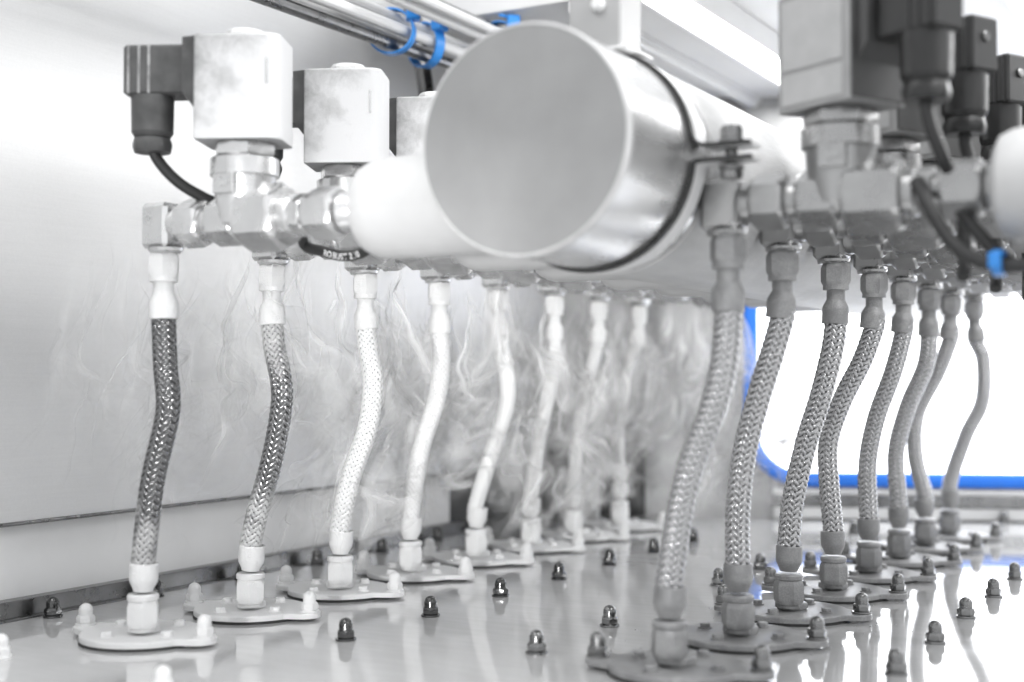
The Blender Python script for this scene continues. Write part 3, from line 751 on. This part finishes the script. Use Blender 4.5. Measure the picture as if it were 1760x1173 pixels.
def vapour(name, sheets, m, T, step, seed, xr, yr):
    """cold air falling off the fittings: sheets of fine filaments carried along a swirling flow"""
    rg = np.random.RandomState(seed)
    waves = []
    for lam, amp in [(.16, .55)]*5+[(.085, .75)]*7+[(.045, .75)]*8+[(.026, .35)]*6:
        k = rg.normal(size=3); k[2] *= .7; k *= 2*PI/lam/np.linalg.norm(k); a = np.cross(k, rg.normal(size=3)); a /= np.linalg.norm(a); waves.append((k, a*amp, rg.uniform(0, 2*PI)))
    def flow(P, t):
        v = np.zeros_like(P); turb = np.clip((.40-P[:, 2])/.22, .12, 1.25)[:, None]
        for k, a, ph in waves: v += np.cos(P@k+ph+t*.35)[:, None]*a
        v = v*turb*.55; v[:, 2] -= .85; return v/np.maximum(.35, np.linalg.norm(v, axis=1))[:, None]
    P0 = []; A0 = []
    for s_ in range(sheets):                  # each sheet starts as a short wavy line under the cold fittings
        y = yr[0]+(yr[1]-yr[0])*rg.uniform()**.8 if s_ % 10 or xr[1] > -.7 else rg.uniform(.88, 1.05)
        x = rg.uniform(*xr); z = rg.uniform(.30, .375) if s_ % 5 < 2 else rg.uniform(.12, .33)
        d = rg.normal(size=3); d[2] *= .4; d /= np.linalg.norm(d); e = np.cross(d, [0, 0, 1.]); w = rg.uniform(.012, .05)
        a = rg.uniform(.4, 1.)*(.25+.75*min(1, max(0, (y-.95)/.45)))
        q = np.linspace(0, 1, m); line = np.zeros(m)
        for h in range(1, 7): line += rg.uniform(0, 1)/h**.3*np.cos(q*PI*2*h*.9+rg.uniform(0, 6.3))
        line = (line-line.min())/(np.ptp(line)+1e-6); line = .10+.90*line**3; line *= np.sin(PI*np.clip(q, .001, .999))**.6; line[0] = line[-1] = 0
        wob = .25*w*np.sin(q*PI*2*rg.uniform(.5, 1.5)+rg.uniform(0, 6))
        for k_ in range(m): P0.append(np.array([x, y, z])+d*w*(q[k_]-.5)+e*wob[k_]); A0.append(a*line[k_])
    P = np.array(P0); A0 = np.array(A0).reshape(sheets, m)
    tr = [P]
    for k in range(T-1):
        v1 = flow(P, 0.); v2 = flow(P+v1*step*.5, 0.); P = P+v2*step; tr.append(P)
    C = np.stack(tr, 1).reshape(sheets, m, T, 3)
    gap = np.linalg.norm(np.diff(C, axis=1), axis=3); gap = np.concatenate([gap[:, :1], gap], 1)
    thin = np.clip(gap[:, :, :1]/(gap+1e-6), .12, 2.2)**.6           # a stretched sheet thins out, a squeezed one thickens
    u = np.linspace(0, 1, T); prof = np.clip(u/.2, 0, 1)**1.3*np.clip((1-u)/.5, 0, 1)**1.2
    al = A0[:, :, None]*thin*prof*np.clip((C[..., 2]-.02)/.05, 0, 1)*np.clip((xr[1]+.04-C[..., 0])/.03, 0, 1)*np.clip((2.0+.35*(C[..., 0]+1.05)-C[..., 1])/.03, 0, 1)*np.clip((C[..., 0]+1.05)/.02, 0, 1)
    ok = (al > .004) | (np.roll(al, -1, 2) > .004)
    idx = np.arange(sheets*m*T).reshape(sheets, m, T)
    sel = (ok[:, :-1, :-1] | ok[:, 1:, :-1]) & (al[:, :-1, :-1]+al[:, 1:, 1:] > 0) & (gap[:, 1:, :-1] < .02)
    F = np.stack([idx[:, :-1, :-1][sel], idx[:, 1:, :-1][sel], idx[:, 1:, 1:][sel], idx[:, :-1, 1:][sel]], 1)
    me = np_mesh(name, C.reshape(-1, 3), F, 'vapour')
    at = me.attributes.new('thickness', 'FLOAT', 'POINT'); at.data.foreach_set('value', np.clip(al.reshape(-1)*VAP, 0, .92).astype(np.float32))
    return stuff(link(name, me))
VAP = 1.45
vp = vapour('cold_vapour', 190, 40, 64, .0038, 3, (-.955, -.815), (.95, 1.97))
vp['label'] = 'thin white wisps of cold vapour drifting between the frosted hoses and the wall'
v2 = vapour('cold_vapour', 42, 36, 60, .0045, 11, (-.93, -.56), (1.80, 2.05))
v2['label'] = 'pale veil of cold vapour hanging before the far wall beside the window'
